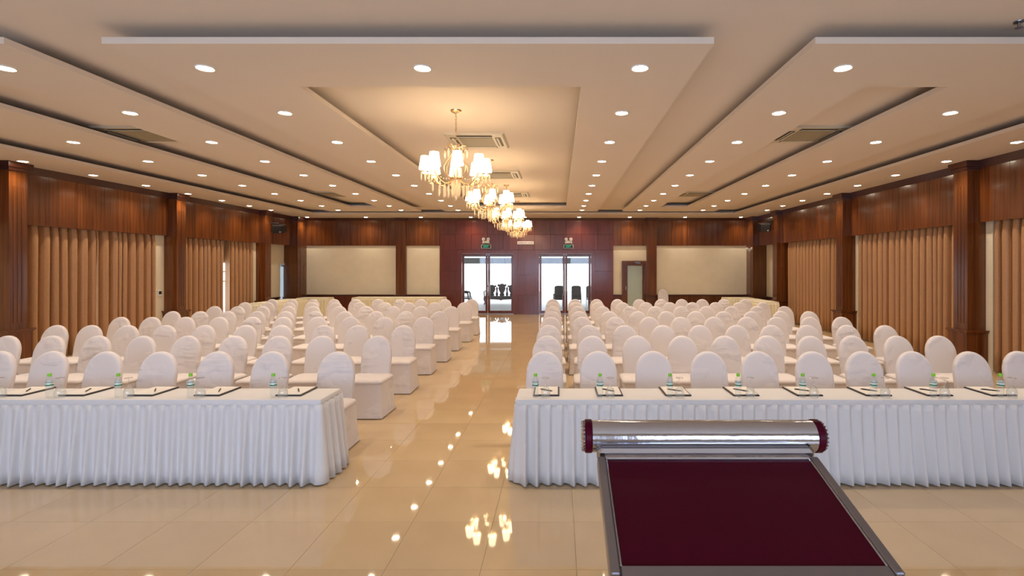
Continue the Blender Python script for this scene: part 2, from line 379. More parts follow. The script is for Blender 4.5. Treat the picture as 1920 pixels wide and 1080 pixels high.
# ------------------------------------------------------------------ doors
def double_door(name, x0, x1, label):
    d = thing(name, label, 'door', ((x0+x1)/2, YB, 0)); d['kind'] = 'structure'
    hw = (x1-x0)/2
    k = MB(); k.box(-hw-.1, -hw+.06, -.06, .14, 0, DZ+.08); k.box(hw-.06, hw+.1, -.06, .14, 0, DZ+.08); k.box(-hw+.06, hw-.06, -.06, .14, DZ-.05, DZ+.08)
    k.build('door_frame', 'woodred', d)
    MB().box(-hw+.06, hw-.06, -.03, .14, 0, .025).build('threshold', 'brushed', d)
    for s in (-1, 1):
        a, b = (-hw+.07, -.006) if s < 0 else (.006, hw-.07)
        k = MB(); k.box(a, a+.085, .03, .075, .03, DZ-.06); k.box(b-.085, b, .03, .075, .03, DZ-.06); k.box(a+.085, b-.085, .03, .075, .03, .14); k.box(a+.085, b-.085, .03, .075, DZ-.14, DZ-.06)
        leaf = k.build('door_leaf', 'woodred', d)
        MB().box(a+.085, b-.085, .048, .056, .14, DZ-.14).build('pane', 'glass', leaf)
        xx = b-.042 if s < 0 else a+.042
        k = MB(); k.tube([(xx, .03, .75), (xx, -.03, .75), (xx, -.03, 1.75), (xx, .03, 1.75)], .014, 8); k.build('handle', 'chrome', leaf, smooth=40)
        MB().box(xx-.02, xx+.02, .018, .032, DZ-.13, DZ-.07).build('closer_bolt', 'brushed', leaf)
    return d
double_door('door_1', DL[0], DL[1], 'double glass door with red frame left of the no-smoking sign')
double_door('door_2', DR[0], DR[1], 'double glass door with red frame right of the no-smoking sign')
d = thing('door_3', 'single mahogany door with frosted pane beside the cream panel', 'door', ((FD[0]+FD[1])/2, YB, 0)); d['kind'] = 'structure'
hw = (FD[1]-FD[0])/2
k = MB(); k.box(-hw-.09, -hw+.03, -.05, .14, 0, FD[3]+.09); k.box(hw-.03, hw+.02, -.05, .14, 0, FD[3]+.09); k.box(-hw+.03, hw-.03, -.05, .14, FD[3]-.02, FD[3]+.09); k.build('door_frame', 'wood', d)
k = MB(); k.box(-hw+.032, -hw+.14, .0, .05, .01, FD[3]-.02); k.box(hw-.14, hw-.032, .0, .05, .01, FD[3]-.02); k.box(-hw+.14, hw-.14, .0, .05, FD[3]-.1, FD[3]-.02); k.box(-hw+.14, hw-.14, .0, .05, .01, .22)
lf = k.build('door_leaf', 'wood', d)
MB().box(-hw+.14, hw-.14, .02, .03, .22, FD[3]-.1).build('frosted_pane', 'frost', lf)
k = MB(); k.box(-hw+.06, -hw+.09, -.03, .0, .98, 1.12); k.tube([(-hw+.075, -.03, 1.1), (-hw+.075, -.06, 1.1), (-hw+.17, -.06, 1.1)], .01); k.build('handle', 'chrome', lf)
k = MB(); k.box(.0, .22, -.08, -.052, FD[3]+.0, FD[3]+.05); k.tube([(.2, -.09, FD[3]), (.05, -.14, FD[3]-.03), (.3, -.12, FD[3]-.04)], .012); k.build('door_closer', 'brushed', d)
d = thing('door_4', 'pale glass door in the left wall near the back corner', 'door', (XL, (DOORL[0]+DOORL[1])/2, 0)); d['kind'] = 'structure'
hy = (DOORL[1]-DOORL[0])/2
k = MB(); k.box(-.12, .02, -hy, -hy+.05, 0, 2.03); k.box(-.12, .02, hy-.05, hy, 0, 2.03); k.box(-.12, .02, -hy+.05, hy-.05, 1.96, 2.03); k.build('door_frame', 'alu', d)
MB().box(-.07, -.06, -hy+.05, hy-.05, .02, 1.96).build('frosted_pane', 'frostday', d)
MB().box(-.05, .0, -.18, .18, 1.90, 1.945).build('door_closer', 'brushed', d)

# ------------------------------------------------------------------ windows
def window(name, x, y0, y1, label, s):
    d = thing(name, label, 'window', (x, (y0+y1)/2, WZ0)); d['kind'] = 'structure'
    hh = (y1-y0)/2; zz = WZ1-WZ0; k = MB()
    k.box(-.03, .03, -hh, hh, 0, .05); k.box(-.03, .03, -hh, hh, zz-.05, zz)
    n = 4
    for q in range(n+1): yy = -hh+q*(2*hh-.05)/n; k.box(-.03, .03, yy, yy+.05, .05, zz-.05)
    for q in range(n):
        y_ = -hh+q*(2*hh-.05)/n+.05; e = -hh+(q+1)*(2*hh-.05)/n
        for f in (.62, .8): k.box(-.02, .02, y_, e, zz*f, zz*f+.035)
    k.build('window_frame', 'alu', d)
    for q in range(n):
        y_ = -hh+q*(2*hh-.05)/n+.05; e = -hh+(q+1)*(2*hh-.05)/n; MB().box(-.003, .003, y_, e, .05, zz-.05).build('pane', 'glass', d)
wn = 1
for i, (a, b) in enumerate(WINL): window(f'window_{wn}', XL-.1, a, b, ['window behind the nearest brown curtains on the left', 'window glimpsed in the gap between two left curtains'][i], 1); wn += 1
for i, (a, b) in enumerate(WINR): window(f'window_{wn}', XR+.1, a, b, f'window behind the {["nearest", "middle", "farthest"][i]} brown curtains on the right', 1); wn += 1
for i, xx in enumerate((-5.2, -1.3, 2.6)):
    d = thing(f'window_{wn}', f'{["left", "middle", "right"][i]} window in the wall behind the lectern', 'window', (xx, YF-.1, .75)); d['kind'] = 'structure'; wn += 1
    k = MB(); k.box(-1.65, 1.65, -.03, .03, 0, .06); k.box(-1.65, 1.65, -.03, .03, 1.94, 2.0)
    for q in range(4): k.box(-1.65+q*1.08, -1.59+q*1.08, -.03, .03, .06, 1.94)
    k.build('window_frame', 'alu', d)
    for q in range(3): MB().box(-1.59+q*1.08, -.57+q*1.08, -.004, .004, .06, 1.94).build('pane', 'glass', d)

# ------------------------------------------------------------------ ceiling
ce = MB().box(XL-.2, XR+.2, YF-.2, YB+.25, ZM, ZM+.2).build('ceiling', 'ceil'); tag(ce, 'stepped ceiling with hung panels and dark shadow coves', 'ceiling', kind='structure')
def ring_panel(x0, x1, y0, y1, cx0, cx1, cy0, cy1, sb=.45):
    def frame(mb, a, b, c, d, e, f, g, h, z0, z1):
        mb.box(a, b, c, g, z0, z1); mb.box(a, b, h, d, z0, z1); mb.box(a, e, g, h, z0, z1); mb.box(f, b, g, h, z0, z1)
    m = MB(); frame(m, x0, x1, y0, y1, cx0, cx1, cy0, cy1, ZP, ZL); p = m.build('drop_panel', 'ceil', ce)
    m = MB(); frame(m, x0+sb, x1-sb, y0+sb, y1-sb, cx0-sb, cx1+sb, cy0-sb, cy1+sb, ZL, ZM); m.build('panel_core', 'ceil', p)
CY0, CY1, PY0, PY1 = 5.53, 16.7, 4.455, 18.0
ring_panel(-3.98, 1.35, PY0, PY1, -2.80, .24, CY0, CY1)
ring_panel(2.23, 5.46, PY0, PY1, 3.30, 4.2, CY0, CY1, .48)
ring_panel(-8.06, -4.83, PY0, PY1, -6.8, -5.9, CY0, CY1, .48)
SX0, SX1, SY = -9.06, 6.46, 18.85
m = MB(); m.box(XL, SX0, YF, YB+.05, ZP, ZL); m.box(SX1, XR, YF, YB+.05, ZP, ZL); m.box(SX0, SX1, SY, YB+.05, ZP, ZL); sf = m.build('soffit', 'ceil', ce)
m = MB(); m.box(XL, SX0-.45, YF, YB+.05, ZL, ZM); m.box(SX1+.45, XR, YF, YB+.05, ZL, ZM); m.box(SX0-.45, SX1+.45, SY+.45, YB+.05, ZL, ZM); m.build('panel_core', 'ceil', sf)

# ------------------------------------------------------------------ downlights
ringm = MB().lathe([(.088, 0), (.088, -.006), (.080, -.012), (.070, -.006), (.070, 0)], 20).mesh('trim_ring', 40)
lensm = MB().lathe([(.070, -.002), (.062, -.008), (.037, -.014), (.001, -.016)], 20).mesh('lens', 40)
spot = bpy.data.lights.new('downlight_beam', 'SPOT'); spot.energy = SPOT_W; spot.color = SPOT_COL; spot.spot_size = math.radians(128); spot.spot_blend = 1; spot.shadow_soft_size = .05
def downlight(x, y, label):
    d = thing('recessed_downlight', label, 'ceiling light', (x, y, ZP), 0, 'recessed ceiling downlights')
    obj('trim_ring', ringm, 'white', d); obj('lens', lensm, 'lens', d)
    s = bpy.data.objects.new('downlight_beam', spot); C.objects.link(s); s.parent = d; s.location = (0, 0, -.03)
RY = [4.42, 5.71, 7.05, 8.33, 9.59, 10.81, 12.04, 13.25, 14.42, 15.5]; RY = [y*960/850 for y in RY]
COLS = [-9.85, -7.55, -5.40, -3.45, -1.33, .79, 2.77, 4.93, 7.12]
cname = ['line along the left wall', 'outer line of the left panel', 'inner line of the left panel', 'left line of the chandelier panel', 'middle of the chandelier panel', 'right line of the chandelier panel',
         'inner line of the right panel', 'outer line of the right panel', 'line along the right wall']
for c, x in enumerate(COLS):
    n = 0
    for r, y in enumerate(RY):
        if c == 4 and r not in (0, 9): continue
        if abs(x/y*F+ (VX-960)) > 1010 and r > 2: continue
        downlight(x, y, f'round lit downlight in the {cname[c]}, {ORD[n]} from the camera'); n += 1
    downlight(x, 20.02, f'round lit downlight in the back wall row, {ORD[c]} from the left')

# ------------------------------------------------------------------ chandeliers
def chandelier():
    root = thing('chandelier', 'x', 'chandelier', group='crystal chandeliers in a row')
    MB().lathe([(.001, 0), (.075, 0), (.07, -.018), (.045, -.03), (.016, -.035), (.012, -.05), (.001, -.052)], 16).build('ceiling_rose', 'gold', root, 40)
    k = MB(); z = -.05; i = 0
    while z > -.46:
        pts = [(.011*math.cos(t), 0, .022*math.sin(t)) for t in [2*PI*q/10 for q in range(11)]]
        k.tube([(p[0], 0, z-.02+p[2]) if i % 2 else (0, p[0], z-.02+p[2]) for p in pts], .0035, 5, False); z -= .034; i += 1
    k.build('chain', 'gold', root, 60)
    MB().lathe([(.001, -.46), (.03, -.475), (.045, -.50), (.02, -.53), (.014, -.6), (.028, -.68), (.034, -.74), (.018, -.82), (.03, -.86), (.06, -.90), (.065, -.93), (.035, -.97), (.012, -1.0), (.001, -1.02)], 14).build('stem', 'crystal', root, 60)
    MB().lathe([(.014, -.885), (.068, -.892), (.074, -.91), (.066, -.93), (.014, -.935)], 16).build('hub', 'gold', root, 40)
    for q in range(6):                                            # crown scrolls with a small drop
        R = Matrix.Rotation(2*PI*q/6, 4, 'Z')
        pts = [(.03, 0, -.53), (.055, 0, -.50), (.085, 0, -.475), (.12, 0, -.475), (.145, 0, -.495), (.15, 0, -.525), (.135, 0, -.545), (.115, 0, -.535), (.115, 0, -.52)]
        s = MB().tube([R @ Vector(p) for p in pts], .006, 5).build('crown_scroll', 'gold', root, 60)
        T = R @ Matrix.Translation((.148, 0, 0)); MB().lathe([(.001, -.535), (.012, -.56), (.014, -.60), (.006, -.64), (.001, -.65)], 6, T=T).build('drop', 'crystal', s)
    for q in range(6):                                            # bowed lyre rods
        R = Matrix.Rotation(2*PI*(q+.5)/6, 4, 'Z')
        pts = [(.03, 0, -.52), (.055, 0, -.58), (.12, 0, -.68), (.165, 0, -.76), (.16, 0, -.83), (.12, 0, -.89), (.07, 0, -.92)]
        MB().tube([R @ Vector(p) for p in pts], .006, 5).build('bowed_rod', 'gold', root, 60)
    for q in range(8):
        R = Matrix.Rotation(2*PI*(q+.3)/8, 4, 'Z')
        pts = [(.05, 0, -.92), (.09, 0, -.965), (.15, 0, -1.0), (.22, 0, -1.005), (.29, 0, -.98), (.35, 0, -.93), (.39, 0, -.89), (.40, 0, -.86)]
        a = MB().tube([R @ Vector(p) for p in pts], .0075, 6).build('arm', 'gold', root, 60)
        T = R @ Matrix.Translation((.40, 0, 0))
        MB().lathe([(.001, -.872), (.03, -.87), (.055, -.855), (.05, -.85), (.012, -.855), (.011, -.74), (.001, -.74)], 12, T=T).build('candle_cup', 'crystal', a, 50)
        MB().loft([[T @ Vector((r*math.cos(2*PI*i/18), r*math.sin(2*PI*i/18), z)) for i in range(18)] for r, z in ((.080, -.812), (.083, -.812), (.056, -.635), (.053, -.635), (.080, -.812))]).build('shade', 'shade', a, 50)
        k = MB()
        for t in range(4):
            T2 = R @ Matrix.Translation((.4+.05*math.cos(PI*t/2), .05*math.sin(PI*t/2), 0)); k.lathe([(.001, -.86), (.010, -.875), (.011, -.94), (.001, -.965)], 5, T=T2)
        tag(k.build('prism_cluster', 'crystal', a), kind='stuff')
        for rr, z0, ln in ((.14, -1.0, .17), (.22, -1.005, .16), (.30, -.975, .13)):
            T2 = R @ Matrix.Translation((rr, 0, z0)); MB().lathe([(.001, 0), (.009, -.02), (.012, -.05), (.012, -ln+.02), (.001, -ln)], 5, T=T2).build('pendant', 'crystal', a)
        # garland of beads to the next arm
        R2 = Matrix.Rotation(2*PI*(q+1.3)/8, 4, 'Z'); A = R @ Vector((.38, 0, -.88)); B_ = R2 @ Vector((.38, 0, -.88)); k = MB()
        for t in range(9):
            f = t/8; p = A.lerp(B_, f); p.z -= .10*4*f*(1-f); k.lathe([(.001, -.010), (.009, 0), (.001, .010)], 5, T=Matrix.Translation(p))
        tag(k.build('bead_garland', 'crystal', a), kind='stuff')
    for ang in range(6):
        T = Matrix.Rotation(2*PI*ang/6, 4, 'Z') @ Matrix.Translation((.05, 0, -.93)); MB().lathe([(.001, 0), (.010, -.02), (.013, -.08), (.013, -.20), (.001, -.24)], 5, T=T).build('pendant', 'crystal', root)
    MB().lathe([(.001, -1.0), (.02, -1.03), (.028, -1.08), (.02, -1.15), (.024, -1.18), (.001, -1.22)], 8).build('centre_drop', 'crystal', root)
    return root
ch0 = chandelier()
chlab = ['largest-looking crystal chandelier with white shades, nearest the camera', 'second crystal chandelier from the camera, under the second ceiling cassette', 'third crystal chandelier from the camera', 'crystal chandelier farthest from the camera, lowest in view']
for i, (p, q) in enumerate(((855, 207), (919, 300), (949.5, 347), (970, 377))):
    Y = (ZM-H)*F/(VY-q); lc = (px(p, Y), Y, ZM)
    if i == 0: ch0.location = lc; ch0['label'] = chlab[0]
    else: dup(ch0, lc, .0, chlab[i])

# ------------------------------------------------------------------ ceiling cassettes
def cassette(x, y, label, S=.95):
    d = thing('ceiling_air_conditioner', label, 'air conditioner', (x, y, ZM), 0, 'ceiling cassette air conditioners'); h = S/2
    b = MB().prism([(-h, -.0), (-h, -.012), (-h+.03, -.03), (h-.03, -.03), (h, -.012), (h, 0)], -h, h, 'y').build('face_panel', 'acface', d)
    MB().rbox(-.27, .27, -.27, .27, -.037, -.030, .003).build('intake_grille', 'grille', d)
    for sx, sy in ((1, 0), (-1, 0), (0, 1), (0, -1)):
        a, e = (.045, .28) if sx else (.28, .045); cx, cy = sx*.36, sy*.36
        s = MB().box(cx-a, cx+a, cy-e, cy+e, -.034, -.0301).build('air_slot', 'slot', d)
        if sx: T = Matrix.Translation((cx, cy, -.038)) @ Matrix.Rotation(sx*.25, 4, 'Y'); MB().box(-.028, .012, -.27, .27, -.003, .003, T).build('louvre', 'acface', s)
        else: T = Matrix.Translation((cx, cy, -.038)) @ Matrix.Rotation(-sy*.25, 4, 'X'); MB().box(-.27, .27, -.028, .012, -.003, .003, T).build('louvre', 'acface', s)
YA = [8.50, 11.65, 14.85]
for i, y in enumerate(YA): cassette(-1.345, y, f'square ceiling air conditioner in the chandelier coffer, {ORD[i]} from the camera')
for x, nm in ((3.93, 'right'), (-6.53, 'left')):
    for i, y in enumerate((8.10, 14.75)): cassette(x, y, f'square ceiling air conditioner in the {nm} coffer, {["nearer", "farther"][i]} one')
k = thing('sprinkler_head', 'small sprinkler head on the ceiling at the far right', 'sprinkler', (3.94, 4.385, ZM))
MB().lathe([(.001, 0), (.04, 0), (.038, -.008), (.012, -.012), (.012, -.05), (.001, -.05)], 12).build('body', 'brushed', k, 40)
MB().lathe([(.001, -.05), (.03, -.05), (.03, -.055), (.001, -.056)], 10).build('deflector', 'brushed', k, 40)

# ------------------------------------------------------------------ curtains
def curtain(x, y0, y1, label, seed, folds=None):
    sg = 1 if x < 0 else -1
    rnd = random.Random(seed); L = y1-y0; n = folds or max(4, round(L/.20)); ph = [0]
    for i in range(n): ph.append(ph[-1]+rnd.uniform(.6, 1.4))
    ph = [p/ph[-1]*L for p in ph]; am = [rnd.uniform(.75, 1.15) for _ in ph]; sw = [rnd.uniform(-.5, .5) for _ in ph]
    zs = [ZPEL+.06, ZPEL-.02, ZPEL-.10, ZPEL-.25, 2.1, 1.5, .9, .4, .03]; S = 10; v = []; cols = 0
    ys = []
    for i in range(n):
        for k in range(S): ys.append((i, k/S))
    ys.append((n-1, 1.0))
    for zi, z in enumerate(zs):
        t = (ZPEL-z)/ZPEL; A = .098*(.8 if zi < 2 else .9 if zi == 2 else 1)
        for i, f in ys:
            yy = y0+ph[i]+(ph[i+1]-ph[i])*f
            c = math.cos(2*PI*f); c = math.copysign(abs(c)**.7, c)
            a = am[i]*(1-f)+am[i+1]*f
            drift = .05*t*(sw[i]*(1-f)+sw[i+1]*f)*math.sin(PI*t*.9)
            v.append((x+A*a*c*.95, min(max(yy+drift+.016*math.sin(4*PI*f)*(1-.3*t), y0), y1), z))
    W = len(ys); f = [(r*W+c, r*W+c+1, (r+1)*W+c+1, (r+1)*W+c) for r in range(len(zs)-1) for c in range(W-1)]
    root = thing('curtain', label, 'curtain', (0, 0, 0), 0, 'brown curtains along the side walls')
    o = MB().add(v, f).build('drape', 'curtain', root, 70)
    sm = o.modifiers.new('thickness', 'SOLIDIFY'); sm.thickness = .006
    MB().tube([(x, y0, ZPEL+.075), (x, y1, ZPEL+.075)], .012, 6).build('curtain_rail', 'brushed', root)
curtain(XL+.135, 9.76, 11.52, 'brown curtain beside the nearest left pilaster', 1, 8); curtain(XL+.135, 11.522, 13.17, 'brown curtain next to the wall thermostat on the left', 2)
curtain(XL+.135, 13.9, 15.84, 'brown curtain left of the bright window gap', 3); curtain(XL+.135, 16.14, 17.42, 'brown curtain right of the bright window gap', 4)
curtain(XR-.135, 5.7, 9.20, 'brown curtain at the right edge of the view', 5)
curtain(XR-.135, 9.76, 11.54, 'brown curtain beside the nearest right pilaster', 6, 9); curtain(XR-.135, 11.57, 13.36, 'brown curtain left of the light slit on the right wall', 7, 9)
curtain(XR-.135, 13.9, 17.5, 'brown curtain below the right loudspeaker, farthest on the right', 8)

# ------------------------------------------------------------------ chairs
def sr(hx, y0, y1, z, r, n=4):
    """rounded rectangle ring"""
    p = []
    for cx, cy, a in ((hx-r, y0+r, -PI/2), (hx-r, y1-r, 0), (-hx+r, y1-r, PI/2), (-hx+r, y0+r, PI)):
        for i in range(n+1): t = a+PI/2*i/n; p.append((cx+r*math.cos(t), cy+r*math.sin(t), z))
    return p
skirtm = MB().loft([sr(.262, -.262, .275, .012, .02), sr(.255, -.25, .262, .10, .022), sr(.246, -.236, .245, .25, .025), sr(.244, -.232, .235, .40, .03), sr(.248, -.236, .235, .435, .035)]).mesh('cover_skirt', 50)
seatm = MB().loft([sr(.248, -.236, .22, .432, .035), sr(.256, -.245, .22, .442, .04), sr(.256, -.245, .22, .455, .04), sr(.247, -.235, .215, .472, .045), sr(.21, -.20, .2, .483, .05), sr(.12, -.10, .15, .488, .05), sr(.06, -.03, .08, .489, .02)], True).mesh('seat_cover', 60)
hemm = MB().loft([sr(.2635, -.2635, .2765, .010, .02), sr(.2655, -.2655, .2785, .012, .02), sr(.264, -.264, .277, .028, .02), sr(.262, -.262, .275, .028, .02)]).mesh('hem', 50)
def back_mesh(bul):
    N = 40
    def outline(d):
        pts = []; zt, zb = .962-d, .40+d*.2
        for i in range(N+1):                       # arch
            t = PI*i/N; w_ = .202-d
            xx = w_*math.copysign(abs(math.cos(t))**.94, math.cos(t)); zz = .725+(zt-.725)*math.sin(t)
            pts.append((xx, zz))
        for zz, ww in ((.62, .204), (.52, .199), (zb, .196)): pts.append((-(ww-d), zz))
        for zz, ww in ((zb, .196), (.52, .199), (.62, .204)): pts.append(((ww-d), zz))
        return pts
    def ring(d, y, s=1):
        r = []
        for x, z in outline(d):
            x *= s; z = .66+(z-.66)*s; yy = y+.195+(z-.45)*.215
            r.append((x, yy, z))
        return r
    m = MB()
    m.loft([ring(.03, -.002-bul, .35), ring(.03, -.002-bul*.8, .7), ring(.022, -.001, .96), ring(.012, .002), ring(.004, .010), ring(0, .024), ring(.0, .042), ring(.006, .056), ring(.016, .062), ring(.03, .063, .7), ring(.03, .063, .3)], True)
    return m.mesh('back_cover', 60)
backs = [back_mesh(.004), back_mesh(-.004), back_mesh(.010)]
# drape of cover from the back rest to the floor at the rear
rearm = MB().loft([[(-.2, .262, .47), (-.1, .262, .47), (.1, .262, .47), (.2, .262, .47)], [(-.225, .272, .25), (-.1, .276, .25), (.1, .276, .25), (.225, .272, .25)], [(-.25, .284, .012), (-.1, .29, .012), (.1, .29, .012), (.25, .284, .012)]], False, False).mesh('rear_drape', 50)
def chair(x, y, rz, label, i, group, sc=1):
    d = thing('covered_chair', label, 'chair', (x, y, 0), rz, group)
    for nm, me in (('cover_skirt', skirtm), ('hem', hemm), ('seat_cover', seatm), ('back_cover', backs[i % 3]), ('rear_drape', rearm)):
        obj(nm, me, 'chair', d)
    d.scale = (1, 1, sc); return d
PITCH = [160, 130, 110, 94.5, 83.7, 74.3, 66.8, 61]
DT = [.938*F/p for p in PITCH]
LEFT = [[632, 508, 403, 300, 195, 90, -8], [707, 604, 522, 437, 350, 266, 181, 96, 12], [757, 672, 605, 527, 459, 382, 309, 239, 170, 105],
        [795, 720, 657, 595, 530, 472, 410, 347, 285, 225], [825, 760, 704, 646, 591, 536, 481, 426, 375, 322], [847, 790, 737, 686, 636, 587, 540, 492, 445, 401],
        [870, 815, 767, 721, 674, 629, 585, 542, 502, 459], [884, 834, 790, 750, 708, 667, 626, 586, 547, 509]]
RIGHT = [[1021, 1122, 1225, 1329, 1424, 1524, 1619, 1716, 1820, 1917], [1026, 1110, 1194, 1279, 1359, 1439, 1520, 1601, 1684, 1762], [1030, 1105, 1171, 1242, 1312, 1381, 1448, 1516, 1590, 1660],
         [1032, 1092, 1155, 1217, 1277, 1339, 1400, 1457, 1519, 1580], [1034, 1087, 1142, 1196, 1250, 1304, 1356, 1409, 1466, 1517], [1036, 1084, 1130, 1181, 1229, 1277, 1324, 1372, 1420, 1472],
         [1036, 1080, 1122, 1167, 1212, 1256, 1299, 1342, 1387, 1430], [1037, 1079, 1119, 1158, 1199, 1239, 1278, 1316, 1357, 1398]]
rr = random.Random(3); ci = 0
for nm, rows in (('left', LEFT), ('right', RIGHT)):
    for r, lst in enumerate(rows):
        for c, p in enumerate(lst):
            rn = ['front row', 'second row', 'third row', 'fourth row', 'fifth row', 'sixth row', 'seventh row', 'rearmost row'][r]
            chair(px(p, DT[r]), DT[r]-(.29 if r == 0 else .31)+rr.uniform(-.015, .015), rr.uniform(-.03, .03), f'white covered chair in the {rn} {nm} of the aisle, {ORD[c]} from the aisle', ci*7+r, 'white covered banquet chairs in rows'); ci += 1
chair(px(1246, 19.7), 19.7, 0, 'single white covered chair standing against the back wall', 1, 'white covered banquet chairs in rows', 1.05)

# ------------------------------------------------------------------ skirted tables
def skirted(name, x0, x1, y0, y1, label, mat, per=.105, zt=.733, flare=.055, seed=0):
    rnd = random.Random(seed)
    d = thing(name, label, 'table', ((x0+x1)/2, (y0+y1)/2, 0)); hx, hy = (x1-x0)/2, (y1-y0)/2
    MB().rbox(-hx, hx, -hy, hy, zt-.035, zt-.006, .003).build('table_top', 'wooddark', d)
    for sx in (-1, 1):
        for sy in (-1, 1): MB().tube([(sx*(hx-.08), sy*(hy-.06), .0), (sx*(hx-.08), sy*(hy-.06), zt-.035)], .016, 8).build('leg', 'brushed', d)
    R = .02
    MB().loft([sr(hx+.012, -hy-.012, hy+.012, zt-.045, R), sr(hx+.014, -hy-.014, hy+.014, zt-.02, R), sr(hx+.009, -hy-.009, hy+.009, zt-.001, R), sr(hx, -hy, hy, zt, R), sr(hx*.5, -hy*.5, hy*.5, zt, R*.5)], True).build('table_cloth', mat, d, 50)
    # pleated skirt round the table
    per_pts = []; cor = .03
    segs = [((-hx, -hy), (hx, -hy), (0, -1)), ((hx, -hy), (hx, hy), (1, 0)), ((hx, hy), (-hx, hy), (0, 1)), ((-hx, hy), (-hx, -hy), (-1, 0))]
    path = []
    for si, (a, b, nrm) in enumerate(segs):
        L = math.dist(a, b); n = max(2, int(L/(per/14)))
        for i in range(n): f = i/n; path.append((a[0]+(b[0]-a[0])*f, a[1]+(b[1]-a[1])*f, nrm[0], nrm[1], min(i, n-i)*L/n))
        nb = segs[(si+1) % 4][2]
        for t in (.25, .5, .75):
            q = (nrm[0]*(1-t)+nb[0]*t, nrm[1]*(1-t)+nb[1]*t); l = math.hypot(*q); path.append((b[0], b[1], q[0]/l, q[1]/l, 0))
    zs = [zt-.04, zt-.10, .5, .3, .12, .012]; rings = []
    acc = 0; S = []
    for i, p in enumerate(path):
        if i: acc += math.dist(p[:2], path[i-1][:2])
        S.append(acc)
    npl = max(4, round(acc/per)); amp = [rnd.uniform(.7, 1.25) for _ in range(npl+2)]; off = [rnd.uniform(-.12, .12) for _ in range(npl+2)]
    for zi, z in enumerate(zs):
        t = (zt-z)/zt; ring = []
        for s, p in zip(S, path):
            u = s/acc*npl; k = int(u); f = u-k
            ff = f+off[k]*t*math.sin(PI*f)
            wv = (ff/.74 if ff < .74 else (1-ff)/.26); wv = .5-.5*math.cos(PI*max(0, min(1, wv)))      # knife pleats, eased
            a = (.016+.052*t)*amp[k]
            o = .008+flare*t*.45+a*wv
            ring.append((p[0]+p[2]*o, p[1]+p[3]*o, z))
        rings.append(ring)
    o = MB().loft(rings).build('pleated_skirt', mat, d, 80)
    sm = o.modifiers.new('thickness', 'SOLIDIFY'); sm.thickness = .002
    return d
TY0, TY1 = 4.50, 4.90
skirted('skirted_table', -6.6, -2.10, TY0, TY1, 'long front table with pleated white skirt left of the aisle', 'linen', seed=1)
skirted('skirted_table', -.37, 5.3, TY0, TY1, 'long front table with pleated white skirt behind the lectern', 'linen', seed=2)
skirted('buffet_table', -9.9, -9.2, 16.4, 18.7, 'ivory skirted table along the left wall at the back', 'yellowlit', .1, seed=3)
skirted('buffet_table', -9.75, -8.65, 19.0, 19.65, 'short ivory skirted table below the large left cream panel', 'yellowlit', .1, seed=4)
skirted('buffet_table', -7.8, -4.4, 19.3, 19.95, 'wide ivory skirted table left of the glass doors', 'yellowlit', .1, seed=5)
skirted('buffet_table', 6.60, 7.25, 16.9, 18.75, 'ivory skirted table along the right wall at the back', 'yellowlit', .1, seed=6)
skirted('buffet_table', 6.25, 7.25, 19.0, 19.65, 'short ivory skirted table below the right cream panel', 'yellowlit', .1, seed=7)

# ------------------------------------------------------------------ things on the front tables
ZT = .734
bot_m = MB().lathe([(.001, .002), (.022, 0), (.026, .006), (.027, .02), (.0255, .032), (.027, .044), (.0255, .056), (.027, .07), (.027, .10)], 14).mesh('bottle_base', 60)
bottle_m = MB().lathe([(.001, .004), (.021, 0), (.026, .006), (.0275, .02), (.0258, .032), (.0275, .046), (.0258, .06), (.0275, .075), (.0275, .145), (.022, .168), (.0135, .185), (.0125, .20)], 14).mesh('bottle_body', 60)
label_m = MB().lathe([(.0282, .098), (.0282, .143)], 14).mesh('label_band', 60)
stripe_m = MB().lathe([(.0287, .104), (.0287, .116)], 14).mesh('label_stripe', 60)
mark_m = MB().lathe([(.0287, .132), (.0287, .137)], 14).mesh('label_stripe', 60)
cap_m = MB().lathe([(.0125, .186), (.0155, .187), (.0155, .209), (.0135, .212), (.001, .212)], 14).mesh('cap', 40)
water_m = MB().lathe([(.001, .006), (.020, .004), (.0245, .012), (.0262, .075), (.0262, .14), (.020, .166), (.001, .168)], 12).mesh('water', 60)
gob_bowl = MB().lathe([(.036, .0), (.0375, .002), (.0405, .03), (.038, .06), (.028, .085), (.010, .103), (.001, .104), (.009, .100), (.026, .082), (.036, .058), (.0385, .03), (.036, .0)], 18).mesh('bowl', 60)
gob_stem = MB().lathe([(.008, .104), (.0045, .115), (.004, .15), (.006, .165)], 10).mesh('stem', 60)
gob_foot = MB().lathe([(.006, .163), (.03, .170), (.034, .173), (.034, .1755), (.006, .177), (.001, .177)], 18).mesh('foot', 60)
pad_b = MB().rbox(-.118, .118, -.16, .16, 0, .012, .003).mesh('leather_cover'); pad_p = MB().box(-.104, .104, -.146, .146, .012, .0155).mesh('paper_sheet')
pen_b = MB().tube([(-.07, 0, .0055), (-.06, 0, .0055), (.045, 0, .0055), (.07, 0, .0055)], [.0035, .0052, .0052, .0015], 8).mesh('barrel', 50)
pen_c = MB().tube([(-.055, 0, .0115), (-.02, 0, .0115)], .0012, 4).mesh('clip')
